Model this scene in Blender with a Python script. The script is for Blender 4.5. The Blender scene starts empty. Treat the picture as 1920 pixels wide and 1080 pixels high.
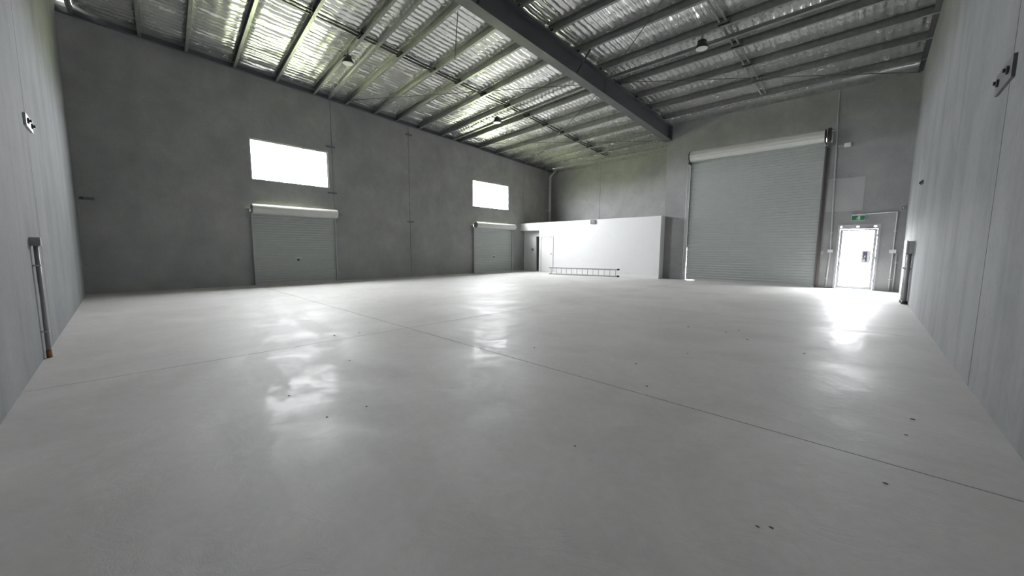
import bpy, bmesh, math, random
from mathutils import Vector, Matrix
random.seed(7)
S = 1.28                      # metres per scene unit (unit = camera height above the slab)
def m(v): return v / S        # metres -> units
SC = bpy.context.scene
COL = SC.collection

# ------------------------------------------------------------------ camera
def make_camera():
    yaw, p, r = math.radians(-43.556), math.radians(-5.992), math.radians(0.366)
    cy, sy = math.cos(yaw), math.sin(yaw)
    fwd = Vector((sy*math.cos(p), cy*math.cos(p), math.sin(p)))
    right = Vector((cy, -sy, 0)); up = right.cross(fwd)
    r2 = math.cos(r)*right + math.sin(r)*up
    u2 = -math.sin(r)*right + math.cos(r)*up
    M = Matrix((r2, u2, -fwd)).transposed().to_4x4()
    M.translation = Vector((0, 0, 1.0))*S
    c = bpy.data.cameras.new('camera'); o = bpy.data.objects.new('camera', c)
    c.sensor_width = 36; c.lens = 36*697.5/1920; c.clip_start = 0.05; c.clip_end = 300
    o.matrix_world = M; COL.objects.link(o); SC.camera = o
make_camera()

# ------------------------------------------------------------------ sky and exposure
SKY = 70.0
w = bpy.data.worlds.new('overcast_sky'); SC.world = w; w.use_nodes = True
bg = w.node_tree.nodes['Background']; bg.inputs[0].default_value = (0.975, 0.955, 1.0, 1); bg.inputs[1].default_value = SKY
SC.view_settings.view_transform = 'Standard'; SC.view_settings.look = 'None'
SC.view_settings.gamma = 1; SC.view_settings.use_curve_mapping = False
SC.view_settings.exposure = 0.5
SC.cycles.max_bounces = 10; SC.cycles.diffuse_bounces = 6; SC.cycles.glossy_bounces = 4
SC.cycles.transparent_max_bounces = 12

def portal(name, loc, size, direction):
    l = bpy.data.lights.new(name, 'AREA'); l.shape = 'RECTANGLE'; l.size = size[0]*S; l.size_y = size[1]*S
    l.cycles.is_portal = True
    o = bpy.data.objects.new(name, l); o.location = Vector(loc)*S
    o.rotation_euler = direction; COL.objects.link(o)
# sampling portals (emit nothing themselves) in the two window openings and the glass door
portal('sky_portal', (-11.86, 3.49, 3.28), (1.05, 2.0), (0, math.radians(-90), 0))
portal('sky_portal', (-11.86, 11.07, 3.24), (1.09, 2.1), (0, math.radians(-90), 0))
portal('sky_portal', (-0.215, 13.36, 0.84), (0.78, 1.66), (math.radians(-90), 0, 0))

# ------------------------------------------------------------------ materials
MAT = {}
def new_mat(name):
    a = bpy.data.materials.new(name); a.use_nodes = True
    nt = a.node_tree; b = nt.nodes['Principled BSDF']; MAT[name] = a
    return a, nt, b
def pos_node(nt, scale=(1, 1, 1)):
    g = nt.nodes.new('ShaderNodeNewGeometry'); mp = nt.nodes.new('ShaderNodeMapping')
    mp.inputs['Scale'].default_value = scale
    nt.links.new(g.outputs['Position'], mp.inputs['Vector']); return mp.outputs['Vector']
def noise(nt, vec, scale, detail=6, rough=0.6, dist=0.0):
    n = nt.nodes.new('ShaderNodeTexNoise'); n.inputs['Scale'].default_value = scale
    n.inputs['Detail'].default_value = detail; n.inputs['Roughness'].default_value = rough
    n.inputs['Distortion'].default_value = dist
    nt.links.new(vec, n.inputs['Vector']); return n.outputs['Fac']
def ramp(nt, fac, stops):
    r = nt.nodes.new('ShaderNodeValToRGB'); els = r.color_ramp.elements
    while len(els) < len(stops): els.new(0.5)
    for e, (p, c) in zip(els, stops):
        e.position = p; e.color = (c, c, c, 1) if isinstance(c, (int, float)) else (*c, 1)
    nt.links.new(fac, r.inputs['Fac']); return r.outputs['Color']
def mix(nt, fac, a, b, mode='MIX'):
    x = nt.nodes.new('ShaderNodeMix'); x.data_type = 'RGBA'; x.blend_type = mode
    for s, v in ((x.inputs[0], fac), (x.inputs[6], a), (x.inputs[7], b)):
        if hasattr(v, 'links') or hasattr(v, 'is_linked'): nt.links.new(v, s)
        elif isinstance(v, tuple): s.default_value = (*v, 1)
        else: s.default_value = v
    return x.outputs[2]
def bump(nt, b, h, strength, dist=0.01):
    n = nt.nodes.new('ShaderNodeBump'); n.inputs['Strength'].default_value = strength
    n.inputs['Distance'].default_value = dist
    nt.links.new(h, n.inputs['Height']); nt.links.new(n.outputs['Normal'], b.inputs['Normal'])
def plain(name, col, rough=0.5, metal=0.0, grain=0.06, gscale=20, spec=0.5):
    a, nt, b = new_mat(name)
    f = noise(nt, pos_node(nt), gscale, 4)
    lo = tuple(c*(1-grain) for c in col); hi = tuple(min(1, c*(1+grain)) for c in col)
    nt.links.new(ramp(nt, f, [(0.3, lo), (0.7, hi)]), b.inputs['Base Color'])
    b.inputs['Roughness'].default_value = rough; b.inputs['Metallic'].default_value = metal
    b.inputs['Specular IOR Level'].default_value = spec
    return a

def concrete(name, dark, light, streak):
    a, nt, b = new_mat(name)
    v = pos_node(nt)
    cloud = ramp(nt, noise(nt, v, 0.9, 11, 0.68, 0.25), [(0.28, dark), (0.72, light)])
    vs = pos_node(nt, (1.7, 1.7, 0.13))
    st = ramp(nt, noise(nt, vs, 1.0, 7, 0.65), [(0.28, 0.72), (0.52, 1.0), (0.75, 1.10)])
    c = mix(nt, streak, cloud, st, 'MULTIPLY')
    fine = ramp(nt, noise(nt, v, 22, 5, 0.7), [(0.3, 0.88), (0.7, 1.08)])
    c = mix(nt, 0.6, c, fine, 'MULTIPLY')
    vor = nt.nodes.new('ShaderNodeTexVoronoi'); vor.inputs['Scale'].default_value = 2.4
    nt.links.new(v, vor.inputs['Vector'])
    pit = ramp(nt, vor.outputs['Distance'], [(0.018, 0.45), (0.035, 1.0)])
    c = mix(nt, 0.7, c, pit, 'MULTIPLY')
    nt.links.new(c, b.inputs['Base Color']); b.inputs['Roughness'].default_value = 0.82
    b.inputs['Specular IOR Level'].default_value = 0.25
    bump(nt, b, noise(nt, v, 9, 8, 0.7), 0.12, 0.02)
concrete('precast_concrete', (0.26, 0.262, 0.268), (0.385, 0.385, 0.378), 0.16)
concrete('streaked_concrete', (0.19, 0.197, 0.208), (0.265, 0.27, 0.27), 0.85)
concrete('render_patch', (0.36, 0.36, 0.36), (0.43, 0.43, 0.43), 0.2)

def floor_mat():
    a, nt, b = new_mat('trowelled_concrete')
    v = pos_node(nt)
    c = ramp(nt, noise(nt, v, 0.7, 10, 0.68, 0.5), [(0.28, (0.53, 0.52, 0.505)), (0.72, (0.70, 0.69, 0.675))])
    fine = ramp(nt, noise(nt, v, 14, 6, 0.7), [(0.3, 0.93), (0.7, 1.05)])
    c = mix(nt, 0.7, c, fine, 'MULTIPLY')
    # faint tyre tracks curving over the slab (dirt, so it lowers the sheen)
    sx = nt.nodes.new('ShaderNodeSeparateXYZ'); nt.links.new(v, sx.inputs[0])
    wob = noise(nt, v, 0.7, 5, 0.6)
    def M(op, a_, b_, c_=None):
        n = nt.nodes.new('ShaderNodeMath'); n.operation = op
        for i_, q in enumerate((a_, b_, c_)):
            if q is None: continue
            if isinstance(q, (int, float)): n.inputs[i_].default_value = q
            else: nt.links.new(q, n.inputs[i_])
        return n.outputs[0]
    def band(off, slope, wid):
        d = M('ABSOLUTE', M('ADD', M('MULTIPLY_ADD', sx.outputs[0], slope, sx.outputs[1]), M('MULTIPLY_ADD', wob, 0.9, -0.45-off)), 0)
        return ramp(nt, d, [(wid*0.8, 1.0), (wid*1.25, 0.0)])
    brk = ramp(nt, noise(nt, v, 1.6, 6, 0.7), [(0.40, 0.0), (0.52, 1.0)])
    track = mix(nt, 1.0, mix(nt, 1.0, band(-0.125, 0.24, 0.13), band(0.80, 0.2, 0.15), 'ADD'), brk, 'MULTIPLY')
    c = mix(nt, mix(nt, 1.0, track, (0.18, 0.18, 0.18), 'MULTIPLY'), c, (0.44, 0.43, 0.415))
    blot = ramp(nt, noise(nt, v, 2.3, 8, 0.75, 0.6), [(0.66, 0.0), (0.74, 1.0)])
    c = mix(nt, mix(nt, 1.0, blot, (0.35, 0.35, 0.35), 'MULTIPLY'), c, (0.36, 0.35, 0.335))
    nt.links.new(c, b.inputs['Base Color'])
    rv = ramp(nt, noise(nt, v, 1.1, 8, 0.65, 0.8), [(0.32, 0.50), (0.62, 0.64)])
    rv = mix(nt, track, rv, (0.62, 0.62, 0.62))
    nt.links.new(rv, b.inputs['Roughness']); b.inputs['Specular IOR Level'].default_value = 0.3
    cw = ramp(nt, noise(nt, v, 1.8, 9, 0.75, 1.2), [(0.42, 0.001), (0.60, 0.034)])
    nt.links.new(mix(nt, track, cw, (0.0, 0.0, 0.0)), b.inputs['Coat Weight']); b.inputs['Coat Roughness'].default_value = 0.13
    bump(nt, b, noise(nt, v, 3.4, 7, 0.68, 1.0), 0.16, 0.02)
floor_mat()

def foil_mat():
    a, nt, b = new_mat('foil_insulation')
    v = pos_node(nt)
    c = ramp(nt, noise(nt, v, 3, 5), [(0.3, (0.80, 0.80, 0.80)), (0.7, (0.93, 0.93, 0.91))])
    nt.links.new(c, b.inputs['Base Color']); b.inputs['Metallic'].default_value = 0.76
    nt.links.new(ramp(nt, noise(nt, v, 5, 4), [(0.3, 0.17), (0.7, 0.30)]), b.inputs['Roughness'])
    bump(nt, b, noise(nt, v, 9, 3, 0.5, 0.6), 0.04, 0.02)
foil_mat()
def galv_mat():
    a, nt, b = new_mat('galvanised_steel')
    v = pos_node(nt)
    nt.links.new(ramp(nt, noise(nt, v, 7, 5), [(0.3, (0.235, 0.24, 0.24)), (0.7, (0.34, 0.345, 0.34))]), b.inputs['Base Color'])
    b.inputs['Metallic'].default_value = 0.55
    nt.links.new(ramp(nt, noise(nt, v, 12, 3), [(0.3, 0.36), (0.7, 0.52)]), b.inputs['Roughness'])
galv_mat()
plain('beam_paint', (0.105, 0.108, 0.118), 0.55, 0.0, 0.06, 6)
plain('dark_steel', (0.06, 0.06, 0.065), 0.5, 0.3)
plain('rod_steel', (0.10, 0.10, 0.10), 0.45, 0.6)
plain('plasterboard_white', (0.80, 0.80, 0.81), 0.6, 0, 0.015, 3, 0.3)
plain('door_white', (0.82, 0.82, 0.82), 0.4, 0, 0.01, 4)
plain('curtain_grey', (0.42, 0.45, 0.435), 0.38, 0.0, 0.03, 5)
plain('drum_cream', (0.66, 0.67, 0.64), 0.38, 0.0, 0.03, 5)
plain('guide_zinc', (0.62, 0.62, 0.63), 0.35, 0.6)
plain('guide_bronze', (0.17, 0.155, 0.15), 0.45, 0.4)
plain('frame_white', (0.42, 0.43, 0.45), 0.5, 0.0, 0.01)
plain('pvc_grey', (0.48, 0.48, 0.48), 0.45)
plain('pvc_white', (0.70, 0.70, 0.70), 0.4)
plain('pipe_dark', (0.27, 0.262, 0.275), 0.45)
plain('plastic_black', (0.025, 0.025, 0.028), 0.4)
plain('rust_orange', (0.30, 0.13, 0.06), 0.8)
plain('sealant_grey', (0.12, 0.115, 0.105), 0.8)
plain('sealant_pale', (0.42, 0.40, 0.36), 0.8)
plain('sign_green', (0.02, 0.16, 0.075), 0.4)
plain('sign_white', (0.62, 0.66, 0.64), 0.4)
plain('notice_purple', (0.10, 0.085, 0.13), 0.5)
plain('diffuser_white', (0.72, 0.72, 0.72), 0.35)
plain('aluminium', (0.55, 0.56, 0.57), 0.35, 0.8)
plain('plate_steel', (0.50, 0.50, 0.52), 0.4, 0.6)
plain('plate_dull', (0.15, 0.15, 0.155), 0.55, 0.3)
plain('grille_grey', (0.16, 0.16, 0.165), 0.5)
plain('grille_light', (0.40, 0.40, 0.40), 0.5)
plain('cap_grey', (0.30, 0.31, 0.30), 0.55)
plain('dirt', (0.14, 0.125, 0.11), 0.9)
plain('grass', (0.42, 0.46, 0.26), 0.9, 0, 0.15, 0.8)
plain('driveway', (0.42, 0.42, 0.40), 0.85, 0, 0.1, 1.0)
def glass_mat():
    a, nt, b = new_mat('clear_glass'); nt.nodes.remove(b)
    out = nt.nodes['Material Output']; t = nt.nodes.new('ShaderNodeBsdfTransparent'); g = nt.nodes.new('ShaderNodeBsdfGlossy')
    g.inputs['Roughness'].default_value = 0.02; t.inputs[0].default_value = (0.95, 0.97, 0.96, 1)
    lw = nt.nodes.new('ShaderNodeLayerWeight'); lw.inputs['Blend'].default_value = 0.5
    pw = nt.nodes.new('ShaderNodeMath'); pw.operation = 'POWER'; pw.inputs[1].default_value = 5; nt.links.new(lw.outputs['Facing'], pw.inputs[0])
    ad = nt.nodes.new('ShaderNodeMath'); ad.operation = 'MULTIPLY_ADD'; ad.inputs[1].default_value = 0.9; ad.inputs[2].default_value = 0.04; nt.links.new(pw.outputs[0], ad.inputs[0])
    mx = nt.nodes.new('ShaderNodeMixShader'); nt.links.new(ad.outputs[0], mx.inputs[0])
    nt.links.new(t.outputs[0], mx.inputs[1]); nt.links.new(g.outputs[0], mx.inputs[2]); nt.links.new(mx.outputs[0], out.inputs['Surface'])
glass_mat()

# ------------------------------------------------------------------ mesh helpers (all in units)
class B:
    def __init__(s): s.v = []; s.f = []; s.sm = []
    def add(s, vs, fs, smooth=False):
        o = len(s.v); s.v += [tuple(q) for q in vs]
        s.f += [tuple(i+o for i in f) for f in fs]; s.sm += [smooth]*len(fs); return s
    def box(s, x0, x1, y0, y1, z0, z1):
        vs = [(x, y, z) for z in (z0, z1) for y in (y0, y1) for x in (x0, x1)]
        return s.add(vs, [(0, 2, 3, 1), (4, 5, 7, 6), (0, 1, 5, 4), (2, 6, 7, 3), (0, 4, 6, 2), (1, 3, 7, 5)])
    def prism(s, poly, axis, a, b, smooth=False):
        n = len(poly)
        def P(q, t): return (t, q[0], q[1]) if axis == 'x' else (q[0], t, q[1]) if axis == 'y' else (q[0], q[1], t)
        vs = [P(q, a) for q in poly] + [P(q, b) for q in poly]
        fs = [tuple(range(n))[::-1], tuple(range(n, 2*n))]
        s.add(vs, fs); o = len(s.v)-2*n
        s.f += [(o+i, o+(i+1) % n, o+n+(i+1) % n, o+n+i) for i in range(n)]; s.sm += [smooth]*n
        return s
    def sweep(s, poly, p0, p1, up=(0, 0, 1)):
        """extrude a closed 2-D profile (side, up) from p0 to p1"""
        p0, p1 = Vector(p0), Vector(p1); d = (p1-p0).normalized(); up = Vector(up)
        sd = d.cross(up).normalized(); up = sd.cross(d)
        n = len(poly)
        vs = [p+sd*a+up*b for p in (p0, p1) for a, b in poly]
        fs = [(i, (i+1) % n, n+(i+1) % n, n+i) for i in range(n)] + [tuple(range(n))[::-1], tuple(range(n, 2*n))]
        return s.add(vs, fs)
    def tube(s, pts, r, seg=10):
        pts = [Vector(p) for p in pts]; rings = []
        for i, p in enumerate(pts):
            d = ((pts[min(i+1, len(pts)-1)]-pts[i]).normalized() + (pts[i]-pts[max(i-1, 0)]).normalized()).normalized()
            ref = Vector((0, 0, 1)) if abs(d.z) < 0.9 else Vector((1, 0, 0))
            if i == 0: a = d.cross(ref).normalized()
            else: a = (prev - d*prev.dot(d)).normalized()
            prev = a; b = d.cross(a)
            rings.append([p+(a*math.cos(t)+b*math.sin(t))*r for t in [2*math.pi*k/seg for k in range(seg)]])
        vs = [q for R in rings for q in R]; n = seg
        fs = [(i*n+k, i*n+(k+1) % n, (i+1)*n+(k+1) % n, (i+1)*n+k) for i in range(len(pts)-1) for k in range(n)]
        s.add(vs, fs, True); e = len(vs)
        o = len(s.v)-e
        s.f += [tuple(o+k for k in range(n))[::-1], tuple(o+e-n+k for k in range(n))]; s.sm += [False, False]
        return s
    def lathe(s, prof, c, axis='z', seg=28, smooth=True):
        vs = []
        for r, h in prof:
            for k in range(seg):
                t = 2*math.pi*k/seg; a, b = r*math.cos(t), r*math.sin(t)
                q = (a, b, h) if axis == 'z' else (h, a, b) if axis == 'x' else (a, h, b)
                vs.append((c[0]+q[0], c[1]+q[1], c[2]+q[2]))
        n = seg
        fs = [(i*n+k, i*n+(k+1) % n, (i+1)*n+(k+1) % n, (i+1)*n+k) for i in range(len(prof)-1) for k in range(n)]
        s.add(vs, fs, smooth); o = len(s.v)-len(vs)
        s.f += [tuple(o+k for k in range(n))[::-1], tuple(o+len(vs)-n+k for k in range(n))]; s.sm += [False, False]
        return s
    def build(s, name, mat, parent=None, base=None):
        off = Vector((0, 0, 0))
        if parent is not None:
            p = parent
            while p is not None: off += Vector(p.location); p = p.parent
        elif base is not None: off = Vector(base)*S
        me = bpy.data.meshes.new(name)
        me.from_pydata([Vector(v)*S-off for v in s.v], [], s.f)
        me.polygons.foreach_set('use_smooth', s.sm)
        bm = bmesh.new(); bm.from_mesh(me); bmesh.ops.recalc_face_normals(bm, faces=bm.faces[:]); bm.to_mesh(me); bm.free()
        me.materials.append(MAT[mat]); me.update()
        o = bpy.data.objects.new(name, me); COL.objects.link(o)
        if parent is not None: o.parent = parent
        elif base is not None: o.location = off
        return o
def empty(name, base=(0, 0, 0)):
    o = bpy.data.objects.new(name, None); o.location = Vector(base)*S; o.empty_display_size = 0.2; COL.objects.link(o); return o
def tag(o, label=None, cat=None, group=None, kind=None):
    if label: o['label'] = label
    if cat: o['category'] = cat
    if group: o['group'] = group
    if kind: o['kind'] = kind
    return o
def struct(name, base=(0, 0, 0)): return tag(empty(name, base), kind='structure')

# ------------------------------------------------------------------ room dimensions (units)
XW, XE, YS, YN, YR, XB = -11.75, 0.62, -0.53, 13.25, 15.25, -5.25
T = 0.13                                            # panel thickness
def zW(y): return 5.14-0.047*(y-8)                  # underside of roof at the window wall
def zE(y): return 5.45-0.047*(y-8)                  # underside of roof over the east bay (= top of beam)
PD = m(0.22)                                        # purlin depth

# ------------------------------------------------------------------ floor slabs with saw-cut joints
floor = struct('floor')
B().box(XW-.1, XE+.1, YS-.1, YR+.1, -0.12, -0.035).build('slab_base', 'sealant_grey', floor)
gj = 0.0035
for x0, x1, y0, y1 in ((XW-.1, -4.13, YS-.1, 2.44), (XW-.1, -4.13, 2.44, YR+.1), (-4.13, XE+.1, YS-.1, 2.44), (-4.13, XE+.1, 2.44, 6.36), (-4.13, XE+.1, 6.36, YR+.1)):
    e0, e1 = (0 if x0 < -10 else gj), (0 if x1 > 0 else gj); f0, f1 = (0 if y0 < 0 else gj), (0 if y1 > 14 else gj)
    B().box(x0+e0, x1-e1, y0+f0, y1-f1, -0.05, 0).build('concrete_slab', 'trowelled_concrete', floor)

# ------------------------------------------------------------------ precast walls
def grid_panel(axis, at, out, a0, a1, ztop, holes=()):
    """precast panel in plane axis=at, running a0..a1, thickness towards `out`, with openings (a0,a1,z0,z1)"""
    A = sorted({a0, a1} | {h for q in holes for h in q[:2] if a0 <= h <= a1})
    Z = sorted({0.0} | {h for q in holes for h in q[2:]}) + [99]
    b = B(); nz = len(Z)
    def P(i, k, d):
        z = ztop(A[i]) if Z[k] == 99 else Z[k]-(0.05 if k == 0 else 0)
        p = at + (out*T if d else 0)
        return (p, A[i], z) if axis == 'x' else (A[i], p, z)
    def solid(i, k):
        if i < 0 or k < 0 or i >= len(A)-1 or k >= nz-1: return False
        ca = (A[i]+A[i+1])/2; cz = (Z[k]+min(Z[k+1], 5))/2
        return not any(h[0] < ca < h[1] and h[2]-1e-6 <= cz <= h[3] for h in holes)
    idx = {}
    def V(i, k, d):
        key = (i, k, d)
        if key not in idx: idx[key] = len(b.v); b.v.append(P(i, k, d))
        return idx[key]
    def F(*q): b.f.append(q); b.sm.append(False)
    for i in range(len(A)-1):
        for k in range(nz-1):
            if not solid(i, k): continue
            for d in (0, 1): F(V(i, k, d), V(i+1, k, d), V(i+1, k+1, d), V(i, k+1, d))
            if not solid(i-1, k): F(V(i, k, 0), V(i, k+1, 0), V(i, k+1, 1), V(i, k, 1))
            if not solid(i+1, k): F(V(i+1, k, 0), V(i+1, k+1, 0), V(i+1, k+1, 1), V(i+1, k, 1))
            if not solid(i, k-1): F(V(i, k, 0), V(i+1, k, 0), V(i+1, k, 1), V(i, k, 1))
            if not solid(i, k+1): F(V(i, k+1, 0), V(i+1, k+1, 0), V(i+1, k+1, 1), V(i, k+1, 1))
    return b
def wall(name, axis, at, out, cuts, ztop, holes, mat, sealant='sealant_grey', gap=0.006):
    root = struct(name)
    for i in range(len(cuts)-1):
        a0 = cuts[i]+(gap if i else 0); a1 = cuts[i+1]-(gap if i < len(cuts)-2 else 0)
        hs = [h for h in holes if h[0] < a1 and h[1] > a0]
        grid_panel(axis, at, out, a0, a1, ztop, hs).build('concrete_panel', mat, root)
    for c in cuts[1:-1]:
        p0, p1 = at+out*0.02, at+out*T*0.9
        if any(h[0] < c < h[1] or abs(h[1]-c) < .02 for h in holes): pass
        zz = [(0, ztop(c))]
        for h in holes:
            if h[0]-.02 < c < h[1]+.02: zz = [(0, h[2]), (h[3], ztop(c))] if h[2] > 0.05 else [(h[3], ztop(c))]
        for z0, z1 in zz:
            if z1-z0 < .02: continue
            lo, hi = min(p0, p1), max(p0, p1)
            q = B().box(lo, hi, c-gap*1.5, c+gap*1.5, z0, z1) if axis == 'x' else B().box(c-gap*1.5, c+gap*1.5, lo, hi, z0, z1)
            q.build('joint_sealant', sealant, root)
    return root
WIN1 = (2.50, 4.44, 2.755, 3.81); WIN2 = (10.02, 12.11, 2.70, 3.78)
RD1 = (2.46, 4.52, 0.0, 2.02); RD2 = (10.05, 12.26, 0.0, 1.98)
BIG = (-4.425, -1.02, 0.0, 4.0); EXD = (-0.62, 0.19, 0.0, 1.69)
up = 0.45
wall('wall_back_left', 'x', XW, -1, [YS-T, 4.56, 7.13, 13.09, YR+T], lambda y: zW(y)+up*0.45, [WIN1, WIN2, RD1, RD2], 'precast_concrete')
wall('wall_back_right', 'y', YN, 1, [XB, XE+T], lambda x: zE(YN)+up*0.5, [BIG, EXD, ], 'precast_concrete', 'sealant_grey', 0.002)
wall('wall_recess', 'y', YR, 1, [XW-T, -9.02, XB+T], lambda x: zE(YN)+up*0.5, [], 'precast_concrete', 'sealant_pale')
r = struct('wall_recess_return'); B().box(XB, XB+T, YN+T, YR, -0.05, zE(YN)+up*0.5).build('concrete_panel', 'precast_concrete', r)
B().box(XB-.012, XB+.004, YN+0.0, YN+.03, 2.19, 4.72).build('joint_sealant', 'sealant_pale', r)
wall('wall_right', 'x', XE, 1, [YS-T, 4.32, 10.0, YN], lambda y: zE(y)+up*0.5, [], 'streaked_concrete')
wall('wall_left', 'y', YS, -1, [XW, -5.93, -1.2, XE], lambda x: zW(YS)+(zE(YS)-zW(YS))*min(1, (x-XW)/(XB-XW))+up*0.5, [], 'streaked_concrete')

# ------------------------------------------------------------------ roof: purlins, insulation, bridging, bracing
ceiling = struct('ceiling')
# west bay purlins: (y at window wall, y at beam)
wy = [-0.30, 0.66, 1.42, 2.32, 3.23, 4.16, 5.06, 5.947, 6.711, 7.594, 8.549, 9.43, 10.37, 11.32, 12.25, 13.15, 13.9, 14.6, 15.2]
def skew(y): return 0.0 if y > 9.4 else (-0.40 if y < 3.3 else -0.40*(1-(y-3.3)/6.1))
wp = []
for y in wy:
    yb = y+skew(y)
    zb = zE(yb) if yb < 8.6 else 5.42-0.082*(yb-8.6)
    wp.append((Vector((XW, y, zW(y)+.012)), Vector((XB-.04, yb, zb))))
ey = [12.62-1.0*k for k in range(0, 13)][::-1]
ep = [(Vector((XB-.04, y, zE(y))), Vector((XE, y, zE(y)))) for y in [-0.45]+ey+[13.22]]
tk = m(0.004); fw = m(0.075); lp = m(0.02)
CPROF = [(0, 0), (fw, 0), (fw, lp), (fw-tk, lp), (fw-tk, tk), (tk, tk), (tk, PD-tk), (fw-tk, PD-tk), (fw-tk, PD-lp), (fw, PD-lp), (fw, PD), (0, PD)]
for L in (wp, ep):
    for a, b_ in L[:-1]:
        B().sweep([(-q[0], q[1]) for q in CPROF], b_, a).build('purlin', 'galvanised_steel', ceiling)
# quilted foil sagging between the safety-mesh wires, one strip between each pair of purlins
def foil_strip(p0, p1, q0, q1, extend):
    L = (p1-p0).length*S; W = ((q0-p0).length+(q1-p1).length)/2*S
    ncx = max(1, round(L/0.18)); ncy = max(1, round(W/0.30)); sx, sy = 6, 4
    nx, ny = ncx*sx, ncy*sy
    rnd = [random.uniform(0.6, 1.25) for _ in range(ncx+1)]; ph = [random.uniform(0, 6.28) for _ in range(ncx+1)]; p2 = random.uniform(0, 6.28)
    vs = []
    for j in range(ny+1):
        t = j/ny
        A = p0.lerp(q0, t); C_ = p1.lerp(q1, t)
        for i in range(nx+1):
            u = i/nx
            P = A.lerp(C_, u)
            bx_ = abs(math.sin(math.pi*u*ncx)); by = abs(math.sin(math.pi*t*ncy))**0.7
            ci = min(i//sx, ncx); am = rnd[ci]*(1+0.3*math.sin(5*t+ph[ci]))
            ed = min(1, 8*t, 8*(1-t))
            sag = 0.040*am*bx_*(0.8+0.2*by) + 0.006*by + (0.016+0.012*math.sin(u*11+p2)+0.008*math.sin(u*31+2*p2))*math.sin(math.pi*t)
            vs.append((P.x, P.y, P.z+PD+m(0.02)-m(sag)*ed))
    fs = [(j*(nx+1)+i, j*(nx+1)+i+1, (j+1)*(nx+1)+i+1, (j+1)*(nx+1)+i) for j in range(ny) for i in range(nx)]
    b = B(); b.add(vs, fs, True); return b
for L in (wp, ep):
    for k in range(len(L)-1):
        (a0, a1), (b0, b1) = L[k], L[k+1]
        foil_strip(a0, a1, b0, b1, 0).build('insulation_strip', 'foil_insulation', ceiling)
# metal roof sheet above (closes the building)
def roof_sheet(x0, x1, z0f, z1f, y0, y1):
    h = PD+m(0.16); vs = []
    for dz in (0, .05):
        vs += [(x0, y0, z0f(y0)+h+dz), (x1, y0, z1f(y0)+h+dz), (x1, y1, z1f(y1)+h+dz), (x0, y1, z0f(y1)+h+dz)]
    return B().add(vs, [(0, 1, 2, 3), (4, 5, 6, 7), (0, 1, 5, 4), (1, 2, 6, 5), (2, 3, 7, 6), (3, 0, 4, 7)])
roof_sheet(XW-.4, XB, zW, zE, YS-.4, YR+.4).build('roof_sheet', 'galvanised_steel', ceiling)
roof_sheet(XB, XE+.4, zE, zE, YS-.4, YR+.4).build('roof_sheet', 'galvanised_steel', ceiling)
# steel angle along the wall heads
ANG = [(0, 0), (m(.11), 0), (m(.11), m(.012)), (m(.012), m(.012)), (m(.012), m(.17)), (0, m(.17))]
B().sweep(ANG, (XW+.002, YS, zW(YS)-.015), (XW+.002, YR, zW(YR)-.015)).build('edge_angle', 'beam_paint', ceiling)
B().sweep([(-a, b) for a, b in ANG], (XE-.002, YS, zE(YS)), (XE-.002, YN, zE(YN))).build('edge_angle', 'dark_steel', ceiling)
B().sweep([(-a*.5, b) for a, b in ANG], (XB, YN-.002, zE(YN)-.01), (XE, YN-.002, zE(YN)-.01)).build('edge_angle', 'galvanised_steel', ceiling)
B().sweep([(-a*.5, b) for a, b in ANG], (XW, YR-.002, zW(YR)-.04), (XB, YR-.002, zW(YR)+.06)).build('edge_angle', 'galvanised_steel', ceiling)
# fascia lining between recess wall head and roof
# bridging between purlins
def along(L, k, x):
    a, b_ = L[k]; t = (x-a.x)/(b_.x-a.x); return a.lerp(b_, t)
BR = [(-m(.02), -m(.02)), (m(.02), -m(.02)), (m(.02), m(.02)), (-m(.02), m(.02))]
for L, xm in ((wp, -8.32), (ep, -2.42)):
    for k in range(len(L)-2):
        for dx in (-0.055, 0.055):
            a = along(L, k, xm+dx); c = along(L, k+1, xm+dx)
            a = a+Vector((0, .004, PD*.45)); c = c+Vector((0, -fw, PD*.45))
            B().sweep(BR, a, c).build('bridging_bar', 'dark_steel' if L is wp else 'galvanised_steel', ceiling)
    for k in range(1, len(L)-2):
        a = along(L, k, xm)
        B().box(xm-.10, xm+.10, a.y-fw*1.25, a.y+.012, a.z+PD*.25, a.z+PD*.62).build('bridging_cleat', 'dark_steel' if L is wp else 'galvanised_steel', ceiling)
# square struts that carry the lights
SQ = [(-m(.045), -m(.045)), (m(.045), -m(.045)), (m(.045), m(.045)), (-m(.045), m(.045))]
STR = [((XW, 4.54, zW(4.54)+.06), (XB-.05, 4.14, zE(4.14)+.05)), ((XW, 9.04, zW(9.04)+.03), (XB-.05, 8.98, 5.40)), ((XB+.05, 9.06, zE(9.06)+.01), (XE, 9.06, zE(9.06)+.01))]
for a, b_ in STR: B().sweep(SQ, a, b_).build('strut_tube', 'galvanised_steel', ceiling)
# diagonal bracing rods
def rod(p0, p1): B().tube([p0, p1], m(0.011), 6).build('bracing_rod', 'rod_steel', ceiling)
rod((XW+.1, 4.73, zW(4.73)+.0), (XB-.1, 9.0, 5.31)); rod((XB-.1, 9.15, 5.31), (XW+.1, 13.35, zW(13.35)))
rod((XW+.1, 9.6, zW(9.6)), (XB-.1, 14.5, 5.0)); rod((XB+.1, 9.25, 5.35), (XE-.05, 13.2, 5.17)); rod((XB+.1, 8.95, 5.37), (XE-.05, 3.85, 5.6))
rod((-6.08, 4.83, 5.56), (-6.19, 4.83, 4.70))

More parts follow.
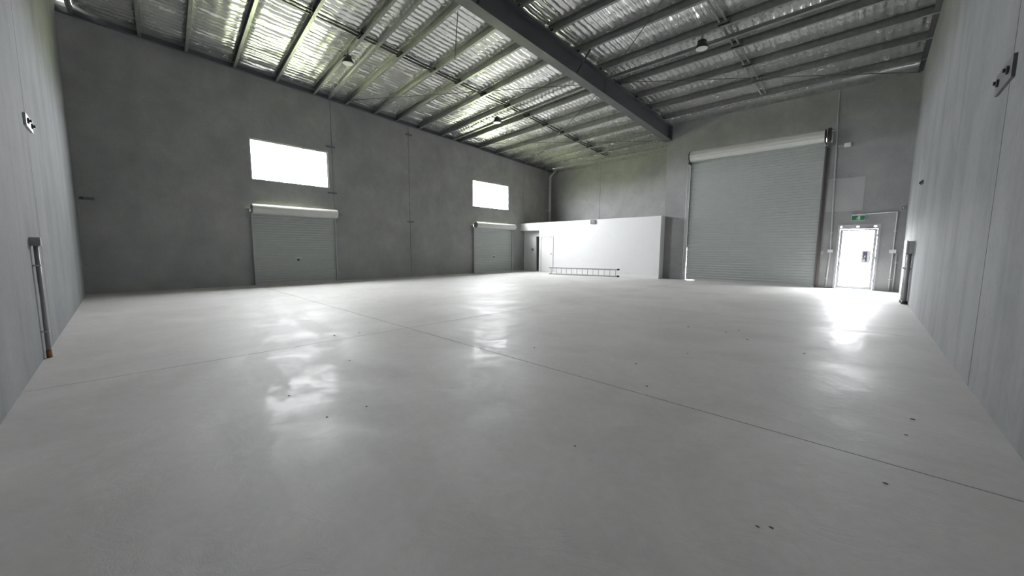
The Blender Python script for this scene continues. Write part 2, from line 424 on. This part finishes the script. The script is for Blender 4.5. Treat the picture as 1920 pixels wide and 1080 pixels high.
# ------------------------------------------------------------------ roof beam
def beam():
    y0, y1 = YS, YN
    root = tag(empty('roof_beam', (XB, y1, zE(y1)-.485)), 'dark grey steel I-beam spanning the roof from the camera side to the roller door wall', 'beam')
    d = 0.485; hf = 0.115; tf = .022
    up_ = (0, -0.0470, 1)
    def sl(pts): return pts
    def bar(a, b_, u0, u1, nm):
        B().add([(XB+a, y0, zE(y0)-d+u0), (XB+b_, y0, zE(y0)-d+u0), (XB+b_, y0, zE(y0)-d+u1), (XB+a, y0, zE(y0)-d+u1),
                 (XB+a, y1, zE(y1)-d+u0), (XB+b_, y1, zE(y1)-d+u0), (XB+b_, y1, zE(y1)-d+u1), (XB+a, y1, zE(y1)-d+u1)],
                [(0, 1, 2, 3), (4, 5, 6, 7), (0, 1, 5, 4), (1, 2, 6, 5), (2, 3, 7, 6), (3, 0, 4, 7)]).build(nm, 'beam_paint', root)
    bar(-hf, hf, 0, tf, 'bottom_flange'); bar(-hf, hf, d-tf-.004, d-.004, 'top_flange'); bar(-.012, .012, tf, d-tf-.004, 'web')
    for y in (8.98,):
        B().box(XB+.012, XB+.022, y-.05, y+.05, zE(y)-d+tf, zE(y)-.03).build('web_stiffener', 'beam_paint', root)
    # end plate bolted on the concrete
    B().box(XB-.12, XB+.14, YN-.03, YN-.001, zE(YN)-d-.02, zE(YN)-.02).build('end_plate', 'beam_paint', root)
    for y in [q for q in ey if q > 1]:
        B().box(XB+.015, XB+.10, y-.012, y+.004, zE(y), zE(y)+.1).build('purlin_cleat', 'dark_steel', root)
    for y in (7.62, 4.62):
        B().sweep([(-.016, -.016), (.016, -.016), (.016, .016), (-.016, .016)], (XB+.10, y-.1, zE(y)-d+.03), (XB+.42, y, zE(y)+.04)).build('fly_brace', 'dark_steel', root)
beam()

# ------------------------------------------------------------------ windows
def window(name, W):
    y0, y1, z0, z1 = W
    root = struct(name, (XW, (y0+y1)/2, z0))
    f = .032; xa, xb = XW-.085, XW-.02
    def fr(a0, a1, c0, c1, nm): B().box(xa, xb, a0, a1, c0, c1).build(nm, 'frame_white', root)
    fr(y0, y0+f, z0, z1, 'jamb'); fr(y1-f, y1, z0, z1, 'jamb'); fr(y0+f, y1-f, z0, z0+f, 'sill'); fr(y0+f, y1-f, z1-f, z1, 'head')
    n = 3; wd = (y1-y0-2*f)/n
    for k in range(n):
        a0 = y0+f+k*wd
        B().box(XW-.055, XW-.05, a0+.001, a0+wd-.001, z0+f, z1-f).build('pane', 'clear_glass', root)
        if k:
            for zc in (z0+f, z1-f-.02):
                B().box(XW-.062, XW-.044, a0-.014, a0+.014, zc, zc+.02).build('glass_clip', 'frame_white', root)
window('window_1', WIN1); window('window_2', WIN2)

# ------------------------------------------------------------------ roller doors
def curtain_profile(z0, z1, pitch, depth):
    pts = []; n = max(1, round((z1-z0)/pitch)); p = (z1-z0)/n
    for k in range(n):
        z = z0+k*p
        pts += [(0, z), (0, z+p*.52), (depth, z+p*.64), (depth, z+p*.88)]
    pts.append((0, z1)); return pts
def curtain(b, axis, at, sgn, a0, a1, z0, z1, pitch, depth):
    pr = curtain_profile(z0, z1, pitch, depth); vs = []
    for d, z in pr:
        for a in (a0, a1):
            p = at+sgn*d; vs.append((p, a, z) if axis == 'x' else (a, p, z))
    return b.add(vs, [(2*i, 2*i+1, 2*i+3, 2*i+2) for i in range(len(pr)-1)])
def ribbed_drum(c, r, axis, half):
    prof = []
    return B().lathe([(r*.98, -half), (r, -half+.004), (r, half-.004), (r*.98, half)], c, axis, 40)
def small_roller(name, D, zc, label, chain_side):
    y0, y1, z0, z1 = D
    root = tag(empty(name, (XW, (y0+y1)/2, 0)), label, 'roller door', 'small roller doors under the windows')
    b = B(); curtain(b, 'x', XW+.03, 1, y0-.02, y1+.02, .035, zc-.02, m(.09), m(.018)); b.build('curtain', 'curtain_grey', root)
    B().box(XW+.015, XW+.06, y0-.015, y1+.015, 0.0, .04).build('bottom_rail', 'pvc_grey', root)
    zl = .70
    lk = B().box(XW+.045, XW+.06, (y0+y1)/2-.09, (y0+y1)/2+.09, zl, zl+.022).build('lock_bar', 'guide_zinc', root)
    B().lathe([(.03, 0), (.03, .012), (.012, .016), (.012, .04)], (XW+.05, (y0+y1)/2, zl-.045), 'x', 14).build('lock_handle', 'plastic_black', lk)
    B().box(XW+.044, XW+.052, y0, y1, zl-.012, zl-.004).build('lock_rib', 'curtain_grey', root)
    for y in (y0-.035, y1+.01):
        B().box(XW+.002, XW+.085, y, y+.03, 0, zc-.06).build('side_guide', 'frame_white', root)
    cx = XW+.19; r = .125; ym = (y0+y1)/2; half = (y1-y0)/2+.03
    B().lathe([(r*.985, -half), (r, -half+.006), (r, half-.006), (r*.985, half)], (cx, ym, zc), 'y', 36).build('drum', 'drum_cream', root)
    for s_ in (-1, 1):
        ye = ym+s_*half
        B().lathe([(r*.96, 0), (r*.96, s_*.012)], (cx, ye, zc), 'y', 28).build('drum_end', 'pipe_dark', root)
        B().tube([(cx, ye, zc), (cx, ye+s_*.15, zc)], .016, 10).build('axle', 'pvc_grey' if s_ < 0 else 'pipe_dark', root)
        br = B().box(XW+.001, XW+.25, ye+s_*.07-.008, ye+s_*.07+.008, zc-.035, zc-.015)
        br.sweep([(-.008, -.01), (.008, -.01), (.008, .01), (-.008, .01)], (XW+.002, ye+s_*.07, zc-.22), (XW+.22, ye+s_*.07, zc-.03), (0, 1, 0))
        br.build('wall_bracket', 'pipe_dark', root)
    return root
small_roller('roller_shutter', RD1, 1.995, 'grey roller door below the larger left window, with a wide cream drum', -1)
small_roller('roller_shutter', RD2, 1.965, 'grey roller door below the farther window, next to the white office partition', 1)

def big_roller():
    x0, x1, z0, z1 = BIG
    root = tag(empty('roller_shutter', ((x0+x1)/2, YN, 0)), 'tall wide grey ribbed roller door beside the glass exit door', 'roller door')
    b = B(); curtain(b, 'y', YN-.03, -1, x0+.0, x1-.005, .05, 3.98, m(.10), m(.026))
    b.v = [(q[0]+(0.002-0.02*q[2]/4 if q[0] < -3 else 0), q[1], q[2]) for q in b.v]; b.build('curtain', 'curtain_grey', root)
    B().box(x0+.28, x1-.005, YN-.055, YN-.01, 0.0, .052).build('bottom_rail', 'pvc_grey', root)
    B().box(x0+.01, x0+.28, YN-.055, YN-.01, 0.014, .052).build('bottom_rail', 'pvc_grey', root)
    zc, r, cy = 4.005, .155, YN-.235; half = (x1-x0)/2-.03; xm = (x0+x1)/2+.0
    # drum: the coiled corrugated curtain
    prof = [(r*.97, -half), (r, -half+.004), (r, half-.004), (r*.97, half)]
    seg = 40; d = B(); vs = []
    for h in (-half, half):
        for k in range(seg*2):
            t = 2*math.pi*k/(seg*2); rr = r-(.011 if (k//3) % 3 == 2 else 0); vs.append((xm+h, cy+rr*math.cos(t), zc+rr*math.sin(t)))
    n = seg*2
    d.add(vs, [(k, (k+1) % n, n+(k+1) % n, n+k) for k in range(n)]+[tuple(range(n))[::-1], tuple(range(n, 2*n))])
    d.build('drum', 'drum_cream', root)
    for s_ in (-1, 1):
        xe = xm+s_*half
        B().lathe([(r*1.06, 0), (r*1.06, s_*.02)], (xe+s_*.004, cy, zc), 'x', 28).build('drum_end', 'plastic_black', root)
        br = B().box(min(xe+s_*.03, xe+s_*.05), max(xe+s_*.03, xe+s_*.05), cy-.06, YN-.001, zc-.22, zc-.16)
        br.box(min(xe+s_*.03, xe+s_*.05), max(xe+s_*.03, xe+s_*.05), YN-.04, YN-.001, zc-.24, zc+.14)
        br.sweep([(-.014, -.012), (.014, -.012), (.014, .012), (-.014, .012)], (xe+s_*.04, YN-.02, zc+.08), (xe+s_*.04, cy, zc-.02), (1, 0, 0))
        br.build('wall_bracket', 'dark_steel', root)
        B().tube([(xe, cy, zc), (xe+s_*.12, cy, zc)], .022, 10).build('axle', 'pipe_dark', root)
    xe = xm+half
    B().box(xe+.06, xe+.13, cy-.09, cy+.10, zc-.12, zc+.17).build('chain_hoist', 'dark_steel', root)
    B().tube([(xe+.13, cy, zc+.1), (xe+.20, cy, zc+.11)], .012, 8).build('hoist_shaft', 'pvc_grey', root)
    B().tube([(xe+.14, cy-.03, zc+.02), (xe+.15, cy-.03, zc+.03), (xe+.155, cy-.03, zc-.02), (xe+.155, cy-.03, zc-.20)], .010, 8).build('hand_chain', 'guide_zinc', root)
    # side guides: folded steel channels
    for k, (a0, a1) in enumerate(((x0-.115, x0-.095), (x0-.07, x0-.05), (x0-.03, x0-.004))):
        B().box(a0, a1, YN-.055-.012*k, YN-.001, 0.0, 3.86).build('side_guide', 'guide_zinc', root)
    B().box(x0-.115, x0-.004, YN-.02, YN-.002, 0.0, 3.86).build('guide_back', 'pvc_grey', root)
    B().box(x1-.012, x1+.02, YN-.085, YN-.001, 0.0, 3.80).build('side_guide', 'guide_bronze', root)
    B().box(x1+.02, x1+.085, YN-.035, YN-.001, 0.0, 3.72).build('side_guide', 'guide_bronze', root)
    B().box(x1-.02, x1+.035, YN-.10, YN-.03, 3.78, 3.86).build('guide_mouth', 'pvc_white', root)
    B().box(x1-.03, x1+.01, YN-.14, YN-.09, 0.0, .03).build('floor_stop', 'pvc_white', root)
big_roller()

# ------------------------------------------------------------------ glass exit door
def exit_door():
    x0, x1, z0, z1 = EXD
    root = struct('door_1', ((x0+x1)/2, YN, 0))
    ya, yb = YN-.03, YN+.07
    f = .045
    B().box(x0, x0+f, ya, yb, 0, z1).build('jamb', 'frame_white', root); B().box(x1-f, x1, ya, yb, 0, z1).build('jamb', 'frame_white', root)
    h = B().box(x0+f, x1-f, ya, yb, z1-.04, z1).box(x0+f, x1-f, ya, yb, z1-.115, z1-.075)
    hx = [-0.565, -0.235, 0.09]; e = x0+f
    for c in hx:
        h.box(e, c-.024, ya, yb, z1-.075, z1-.04); e = c+.024
    h.box(e, x1-f, ya, yb, z1-.075, z1-.04); h.build('head', 'frame_white', root)
    # leaf
    lx0, lx1, lz1 = x0+f+.006, x1-f-.006, z1-.125
    leaf = B().box(lx0, lx0+.055, YN-.024, YN+.03, .012, lz1).box(lx1-.055, lx1, YN-.024, YN+.03, .012, lz1)
    leaf.box(lx0+.055, lx1-.055, YN-.024, YN+.03, .012, .085).box(lx0+.055, lx1-.055, YN-.024, YN+.03, lz1-.035, lz1)
    lf = leaf.build('door_leaf', 'frame_white', root)
    B().box(lx0+.055, lx1-.055, YN+.010, YN+.015, .085, lz1-.035).build('pane', 'clear_glass', lf)
    hd = B().box(lx0+.012, lx0+.04, YN-.034, YN-.024, .73, .84).tube([(lx0+.026, YN-.02, .80), (lx0+.026, YN-.055, .80), (lx0+.11, YN-.055, .80)], .009, 8)
    hd.build('door_handle', 'pvc_grey', lf)
    B().lathe([(.016, 0), (.016, -.02)], (lx0+.02, YN-.024, .665), 'y', 12).build('lock_cylinder', 'grille_grey', lf)
    cl = B().box(-.08, .10, YN-.07, YN-.03, z1-.112, z1-.078); cl.build('door_closer', 'pipe_dark', root)
    B().sweep([(-.008, -.006), (.008, -.006), (.008, .006), (-.008, .006)], (-.08, YN-.06, z1-.105), (-.24, YN-.04, z1-.075)).build('closer_arm', 'pvc_grey', root)
    for z in (.25, .83, 1.4):
        B().tube([(x1-f-.003, YN-.036, z-.04), (x1-f-.003, YN-.036, z+.04)], .011, 8).build('hinge', 'guide_zinc', root)
exit_door()
def door_notice():
    y = YN+.0085
    root = tag(empty('door_notice', (0, y, .72)), 'small dark notice on a white card stuck to the glass exit door', 'notice')
    card = B().box(-.115, .06, y-.002, y, .70, 1.02).build('card', 'sign_white', root)
    B().box(-.085, -.005, y-.004, y-.002, .735, .985).build('print_panel', 'notice_purple', card)
    b = B()
    b.add([(-.083, y-.005, .74), (-.03, y-.005, .74), (-.045, y-.005, .80), (-.083, y-.005, .775)], [(0, 1, 2, 3)])
    b.add([(-.05, y-.005, .84), (-.03, y-.005, .86), (-.045, y-.005, .90), (-.06, y-.005, .87)], [(0, 1, 2, 3)])
    b.add([(-.07, y-.005, .81), (-.045, y-.005, .82), (-.05, y-.005, .84), (-.07, y-.005, .83)], [(0, 1, 2, 3)])
    b.build('print_mark', 'sign_white', card)
door_notice()

def exit_sign():
    x0, x1, z0, z1 = -.375, -.115, 1.79, 1.945; y = YN
    root = tag(empty('exit_sign', ((x0+x1)/2, y, z0)), 'green exit sign with white running figure above the glass door', 'exit sign')
    B().box(x0, x1, y-.05, y-.001, z0, z1).build('housing', 'sign_white', root)
    face = B().box(x0+.008, x1-.008, y-.056, y-.05, z0+.006, z1-.035).build('face', 'sign_green', root)
    yf = y-.0565; cx = (x0+x1)/2; zc = (z0+z1-.03)/2; p = B()
    p.box(cx+.002, cx+.034, yf-.001, yf, zc-.048, zc+.048)          # doorway
    def stroke(a, b_, t):
        d = Vector((b_[0]-a[0], 0, b_[1]-a[1])).normalized(); n_ = Vector((-d.z, 0, d.x))*t
        A, Bq = Vector((cx+a[0], yf-.002, zc+a[1])), Vector((cx+b_[0], yf-.002, zc+b_[1]))
        p.add([A-n_, Bq-n_, Bq+n_, A+n_], [(0, 1, 2, 3)])
    stroke((-.008, .018), (-.018, -.012), .008); stroke((-.018, -.012), (.002, -.028), .005); stroke((.002, -.028), (-.004, -.046), .005)
    stroke((-.018, -.012), (-.03, -.03), .005); stroke((-.03, -.03), (-.046, -.03), .005)
    stroke((-.008, .018), (.012, .004), .004); stroke((-.012, .02), (-.034, .012), .004)
    p.lathe([(.008, -.002), (.008, -.001)], (cx-.002, yf, zc+.034), 'y', 12)
    p.build('pictogram', 'sign_white', face)
exit_sign()

# ------------------------------------------------------------------ conduits and boxes on the roller-door wall
def conduit(name, label, pts, r, mat, clips=(), cat='conduit', boxes=()):
    root = tag(empty(name, pts[-1]), label, cat)
    B().tube(pts, r, 10).build('pipe', mat, root)
    for (x, y, z) in clips: B().box(x-.03, x+.03, y-.008, y+.018, z-.01, z+.01).build('clip', 'pvc_white', root)
    for bx in boxes: B().box(*bx).build('junction_box', 'pvc_white', root)
    return root
yc = YN-.02
conduit('electrical_conduit', 'grey conduit from roof to floor between the tall roller door and the exit door',
        [(-.85, yc, zE(YN)), (-.82, yc, 4.0), (-.79, yc, 2.9), (-.735, yc, 1.0), (-.765, yc, 0)], .016, 'pvc_grey',
        [(-.79, yc, 2.9), (-.75, yc, 1.48), (-.762, yc, .25)],
        boxes=[(-.79, -.685, YN-.05, YN-.001, .96, 1.04), (-.655, -.53, YN-.05, YN-.001, 3.69, 3.79)]).children
c = conduit('electrical_conduit', 'short horizontal conduit stub ending in a small box high beside the tall roller door',
        [(-.775, yc, 3.735), (-.66, yc, 3.745)], .012, 'pvc_grey')
conduit('electrical_conduit', 'grey conduit running from the exit sign round to the floor in the right corner',
        [(-.115, yc, 1.945), (.44, yc, 1.975), (.456, yc, 1.955), (.452, yc, 1.0), (.447, yc, 0)], .016, 'pvc_grey',
        [(.455, yc, 1.5), (.452, yc, .3)], boxes=[(.385, .505, YN-.05, YN-.001, .955, 1.045)])
conduit('electrical_conduit', 'second thin conduit below the white box in the right corner', [(.522, yc, .95), (.52, yc, 0)], .013, 'pvc_grey', [(.525, yc, .72)])
t = tag(empty('junction_box', (.545, YN, 2.02)), 'small dark square junction box high in the right corner', 'junction box')
B().box(.515, .575, YN-.03, YN-.001, 2.02, 2.09).build('body', 'grille_grey', t); B().box(.53, .56, YN-.034, YN-.03, 2.035, 2.075).build('cover', 'pvc_grey', t)
t = tag(empty('pull_switch', (-.905, YN, .92)), 'small white pull switch beside the tall roller door guide', 'switch')
B().box(-.925, -.885, YN-.05, YN-.001, .92, .985).build('body', 'pvc_white', t); B().box(-.915, -.895, YN-.055, YN-.05, .94, .965).build('button', 'plastic_black', t)
t = tag(B().box(-.95, -.185, YN-.004, YN+.001, 2.04, 2.905).build('wall_patch', 'render_patch', None, (-.57, YN, 2.04)), 'paler rectangular repair patch on the wall above the exit door', 'wall patch')

# ------------------------------------------------------------------ switchboard on the right wall
t = tag(empty('switchboard_box', (XE, 10.44, .965)), 'grey switchboard box on the right wall above dark pipes', 'switch box')
B().box(XE-.085, XE-.001, 10.2, 10.68, .965, 1.195).build('body', 'pvc_grey', t)
B().box(XE-.105, XE-.085, 10.19, 10.69, .955, 1.205).build('cover', 'pvc_white', t)
for i, (px, py, lab) in enumerate(((XE-.045, 10.28, 'dark pipe under the switchboard box, the nearest of three'), (XE-.052, 10.50, 'dark pipe under the switchboard box, the middle of three'), (XE-.05, 10.74, 'dark pipe under the switchboard box, the farthest of three'))):
    q = tag(empty('riser_pipe', (px, py, 0)), lab, 'pipe', 'pipes under the switchboard')
    B().tube([(px, py, 0), (px, py, .962)], .030, 12).build('pipe', 'pipe_dark', q)
    B().lathe([(.044, 0), (.044, .05), (.036, .06)], (px, py, 0), 'z', 14).build('collar', 'dark_steel', q)
    B().box(px-.05, XE-.001, py-.012, py+.012, .66, .69).build('clip', 'pvc_grey', q)

# ------------------------------------------------------------------ conduit on the left wall
yl = YS+.028
t = tag(empty('riser_pipe', (-5.28, yl, 0)), 'dark pipe with square cap box on the left wall and rusty foot', 'pipe')
B().tube([(-5.28, yl, .0), (-5.28, yl, 1.03)], .0155, 14).build('pipe', 'pipe_dark', t)
B().box(-5.325, -5.235, YS+.001, YS+.06, 1.0, 1.075).build('cap_box', 'cap_grey', t)
B().tube([(-5.28, yl, .0), (-5.28, yl, .07)], .018, 14).build('rusty_foot', 'rust_orange', t)
for z in (.24, .83): B().box(-5.305, -5.255, YS+.001, YS+.046, z-.006, z+.006).build('clip', 'pvc_grey', t)

# ------------------------------------------------------------------ connection plates across panel joints
def plate(label, origin, along_, normal, L, H, mat, tilt=0.0, bolts=2):
    root = tag(empty('connection_plate', origin), label, 'wall plate', 'steel plates across the panel joints')
    a = Vector(along_); n = Vector(normal); z = Vector((0, 0, 1)); o = Vector(origin)
    th = .018; vs = []
    for d in (0.001, th):
        for sa, sz in ((-1, -1), (1, -1), (1, 1), (-1, 1)):
            vs.append(o+a*(sa*L/2)+z*(sz*H/2+sa*tilt)+n*d)
    pl_ = B().add(vs, [(0, 1, 2, 3), (4, 5, 6, 7), (0, 1, 5, 4), (1, 2, 6, 5), (2, 3, 7, 6), (3, 0, 4, 7)]); pl_ = pl_.build('plate', mat, root)
    for k in range(bolts):
        s_ = (-1, 1)[k]
        c = o+a*(s_*L*.3)+z*(s_*tilt*.6)+n*th
        ax = 'x' if abs(n.x) > .5 else 'y'; sg = n.x+n.y
        B().lathe([(.028, 0), (.028, sg*.012), (.014, sg*.014), (.014, sg*.026)], c, ax, 8, False).build('bolt', 'dark_steel', pl_)
plate('bright steel plate with two bolts across the left wall joint', (-5.98, YS, 2.18), (1, 0, 0), (0, 1, 0), .40, .11, 'plate_steel')
plate('large steel plate with two bolts high on the near right wall joint', (XE, 4.42, 2.24), (0, 1, 0), (-1, 0, 0), .46, .15, 'plate_dull')
plate('small dark plate on the far right wall joint', (XE, 10.0, 2.23), (0, 1, 0), (-1, 0, 0), .22, .07, 'plate_dull')
plate('dark plate above the upper right corner of the larger window', (XW, 4.52, 3.97), (0, 1, 0), (1, 0, 0), .26, .05, 'plate_dull', 0, 0)
plate('dark plate under the lower right corner of the larger window', (XW, 4.52, 2.63), (0, 1, 0), (1, 0, 0), .26, .05, 'plate_dull', 0, 0)
plate('dark plate near the roof on the joint between the two windows', (XW, 7.15, 4.88), (0, 1, 0), (1, 0, 0), .24, .06, 'plate_dull', 0, 0)
plate('dark plate midway down the joint between the two windows', (XW, 7.15, 1.93), (0, 1, 0), (1, 0, 0), .26, .05, 'plate_dull', 0, 0)
plate('dark plate in the far left corner beside the left wall', (XW, -.39, 1.98), (0, 1, 0), (1, 0, 0), .22, .06, 'plate_dull', 0, 1)

# ------------------------------------------------------------------ white office partition
YP, ZP = 12.9, 2.165
part = struct('wall_partition')
xo = -10.62; zl = 1.83; th = .09
dx0, dx1, dz = -10.55, -9.83, 1.575
def pb(*a): return B().box(*a)
pb(XW+.002, xo, YP, YP+th, zl, ZP).build('lintel', 'plasterboard_white', part)
w_ = B()
w_.box(xo, dx0, YP, YP+th, 0, ZP).box(dx0, dx1, YP, YP+th, dz, ZP).box(dx1, XB+.03, YP, YP+th, 0, ZP)
w_.build('front_lining', 'plasterboard_white', part)
pb(XB-.06, XB+.03, YP+th, YN-.001, 0, ZP).build('end_lining', 'plasterboard_white', part)
pb(XW+.002, XB-.06, YP+th, YR-.002, ZP-.08, ZP-.01).build('top_deck', 'sealant_pale', part)
# lobby back wall with doorway
yb_ = 13.16; bx = -11.02
pb(XW+.002, bx, yb_, yb_+.08, 0, ZP-.08).build('lobby_wall', 'plasterboard_white', part)
pb(bx, -10.3, yb_, yb_+.08, 1.575, ZP-.08).build('lobby_wall', 'plasterboard_white', part)
pb(-10.3, -10.22, YP+th, YR-.01, 0, ZP-.08).build('lobby_wall', 'plasterboard_white', part)
t = tag(empty('wall_switch', (-11.2, yb_, .93)), 'small dark switch plate on the lobby wall inside the partition opening', 'switch')
B().box(-11.27, -11.16, yb_-.014, yb_-.001, .93, 1.03).build('plate', 'grille_grey', t); B().box(-11.235, -11.195, yb_-.02, yb_-.014, .96, 1.0).build('rocker', 'pvc_grey', t)
d2 = struct('door_2', ((dx0+dx1)/2, YP, 0))
fr = B().box(dx0, dx0+.05, YP-.02, YP+th, 0, dz).box(dx1-.05, dx1, YP-.02, YP+th, 0, dz).box(dx0+.05, dx1-.05, YP-.02, YP+th, dz-.05, dz)
fr.build('door_frame', 'door_white', d2)
lf = B().box(dx0+.055, dx1-.055, YP+.0, YP+.03, .01, dz-.055).build('door_leaf', 'door_white', d2)
B().lathe([(.022, 0), (.022, -.01), (.01, -.012), (.01, -.04), (.024, -.045), (.024, -.06)], (dx1-.10, YP, .80), 'y', 12).build('door_knob', 'guide_zinc', lf)
pb(dx1, XB+.03, YP-.012, YP, 0, .07).build('skirting', 'door_white', part)
# vent grille at the top of the partition
t = tag(empty('vent_grille', (-7.89, YP, 1.99)), 'small grey vent grille at the top edge of the white partition', 'vent')
B().box(-8.0, -7.775, YP-.03, YP-.001, 1.995, 2.15).build('frame', 'grille_grey', t)
for k in range(4): B().box(-7.955, -7.82, YP-.038, YP-.03, 2.025+k*.026, 2.037+k*.026).build('louvre', 'grille_light', t)

# ------------------------------------------------------------------ ladder lying on its side
def ladder():
    p0, p1 = Vector((-9.20, 11.82, 0)), Vector((-6.60, 12.54, 0)); d = (p1-p0).normalized(); L = (p1-p0).length
    root = tag(empty('ladder', (p0+p1)/2), 'grey aluminium ladder lying on its edge in front of the white partition', 'ladder')
    up_ = Vector((0, 0, 1)); side = d.cross(up_)
    for zc in (.022, .265):
        z = up_*zc
        stl = B().sweep([(-.012, -.022), (.012, -.022), (.012, .022), (-.012, .022)], p0+z, p1+z).build('stile', 'aluminium', root)
        B().sweep([(-.028, -.022), (.028, -.022), (.028, .034), (-.028, .034)], p1+z-d*.005, p1+z+d*.075).build('rubber_foot', 'plastic_black', stl)
    for k in range(13):
        q = p0+d*(.10+k*(L-.16)/12)
        B().tube([q+up_*.022, q+up_*.265], .012, 8).build('rung', 'aluminium', root)
ladder()

# ------------------------------------------------------------------ downpipe in the recess corner
t = tag(empty('downpipe', (-11.5, 14.75, ZP-.01)), 'white downpipe rising in the far corner behind the partition', 'pipe')
B().tube([(-11.5, 14.75, ZP-.01), (-11.5, 14.75, 4.45), (-11.49, 14.77, 4.52), (-11.36, 14.95, 4.76), (-11.33, 15.0, 4.84)], .05, 14).build('pipe', 'pvc_grey', t)
for z in (2.9, 4.0): B().box(XW+.001, -11.44, 14.72, 14.78, z-.012, z+.012).build('bracket', 'pvc_grey', t)

# ------------------------------------------------------------------ high-bay lights
def high_bay(label, c, zt):
    x, y, z = c
    root = tag(empty('high_bay_light', (x, y, z)), label, 'light', 'high-bay lights under the roof')
    rf = B().lathe([(.125, 0), (.13, .012), (.115, .05), (.085, .115), (.06, .15), (.05, .175), (.02, .19)], (x, y, z), 'z', 28).build('reflector', 'plastic_black', root)
    for k in range(10):
        t_ = 2*math.pi*k/10
        B().sweep([(-.004, -.02), (.004, -.02), (.004, .02), (-.004, .02)], (x+.05*math.cos(t_), y+.05*math.sin(t_), z+.155), (x+.085*math.cos(t_), y+.085*math.sin(t_), z+.125)).build('cooling_fin', 'plastic_black', rf)
    B().lathe([(.112, -.004), (.118, .004)], (x, y, z-.001), 'z', 28).build('diffuser', 'diffuser_white', root)
    B().tube([(x, y, z+.185), (x, y, zt)], .008, 8).build('hanger', 'dark_steel', root)
    B().tube([(x+.02, y, z+.185), (x+.05, y+.01, z+.26), (x+.02, y, zt)], .004, 6).build('flex', 'plastic_black', root)
high_bay('black high-bay light nearest the larger window, hung under the bright foil', (-8.85, 3.87, 5.15), 5.44)
high_bay('small far high-bay light hung under the roof between beam and far window', (-9.10, 8.81, 5.10), 5.27)
high_bay('black high-bay light hung right of the roof beam, over the tall roller door', (-2.83, 8.66, 5.17), 5.42)

# ------------------------------------------------------------------ dirt specks on the slab
specks = [(-1.196, 3.742), (-0.375, 4.558), (-0.91, 4.814), (-1.099, 5.293), (-1.188, 5.071), (-1.624, 5.064), (-1.404, 3.073), (-1.104, 2.612), (0.271, 3.208), (0.229, 2.901), (-0.215, 1.532),
          (-0.178, 1.561), (0.132, 2.219), (-2.23, 1.011), (-3.283, 1.351), (-2.252, 0.78), (-2.387, 2.847), (-1.009, 1.536), (-4.291, 1.894), (-4.358, 1.632), (-2.769, 0.724)]
specks = [(x, y, 0.004+0.0022*math.hypot(x, y)*random.uniform(0.7, 1.2)) for x, y in specks]
for i, (x, y, r_) in enumerate(specks):
    b = B(); n = 7; ang = random.random()*6
    top = [(x+r_*.7*math.cos(ang+k*6.283/n), y+r_*.5*math.sin(ang+k*6.283/n), r_*.22) for k in range(n)]
    bot = [(x+r_*random.uniform(.8, 1.3)*math.cos(ang+k*6.283/n), y+r_*random.uniform(.6, .9)*math.sin(ang+k*6.283/n), 0) for k in range(n)]
    b.add(bot+top, [(k, (k+1) % n, n+(k+1) % n, n+k) for k in range(n)]+[tuple(range(n, 2*n)), tuple(range(n))[::-1]])
    tag(b.build('dirt_speck', 'dirt', None, (x, y, 0)), 'tiny dark dirt speck on the open concrete floor', 'dirt speck', 'dirt specks on the floor')

# ------------------------------------------------------------------ ground outside
B().box(-60, XW-T, -45, 60, -0.12, -0.06).build('ground', 'grass', None, (0, 0, 0))['kind'] = 'structure'
B().box(XW-T, 50, YR+T, 60, -0.12, -0.06).build('ground', 'driveway', None, (0, 0, 0))['kind'] = 'structure'
B().box(XB+T, 50, YN+T, YR+T, -0.12, -0.06).build('ground', 'driveway', None, (0, 0, 0))['kind'] = 'structure'
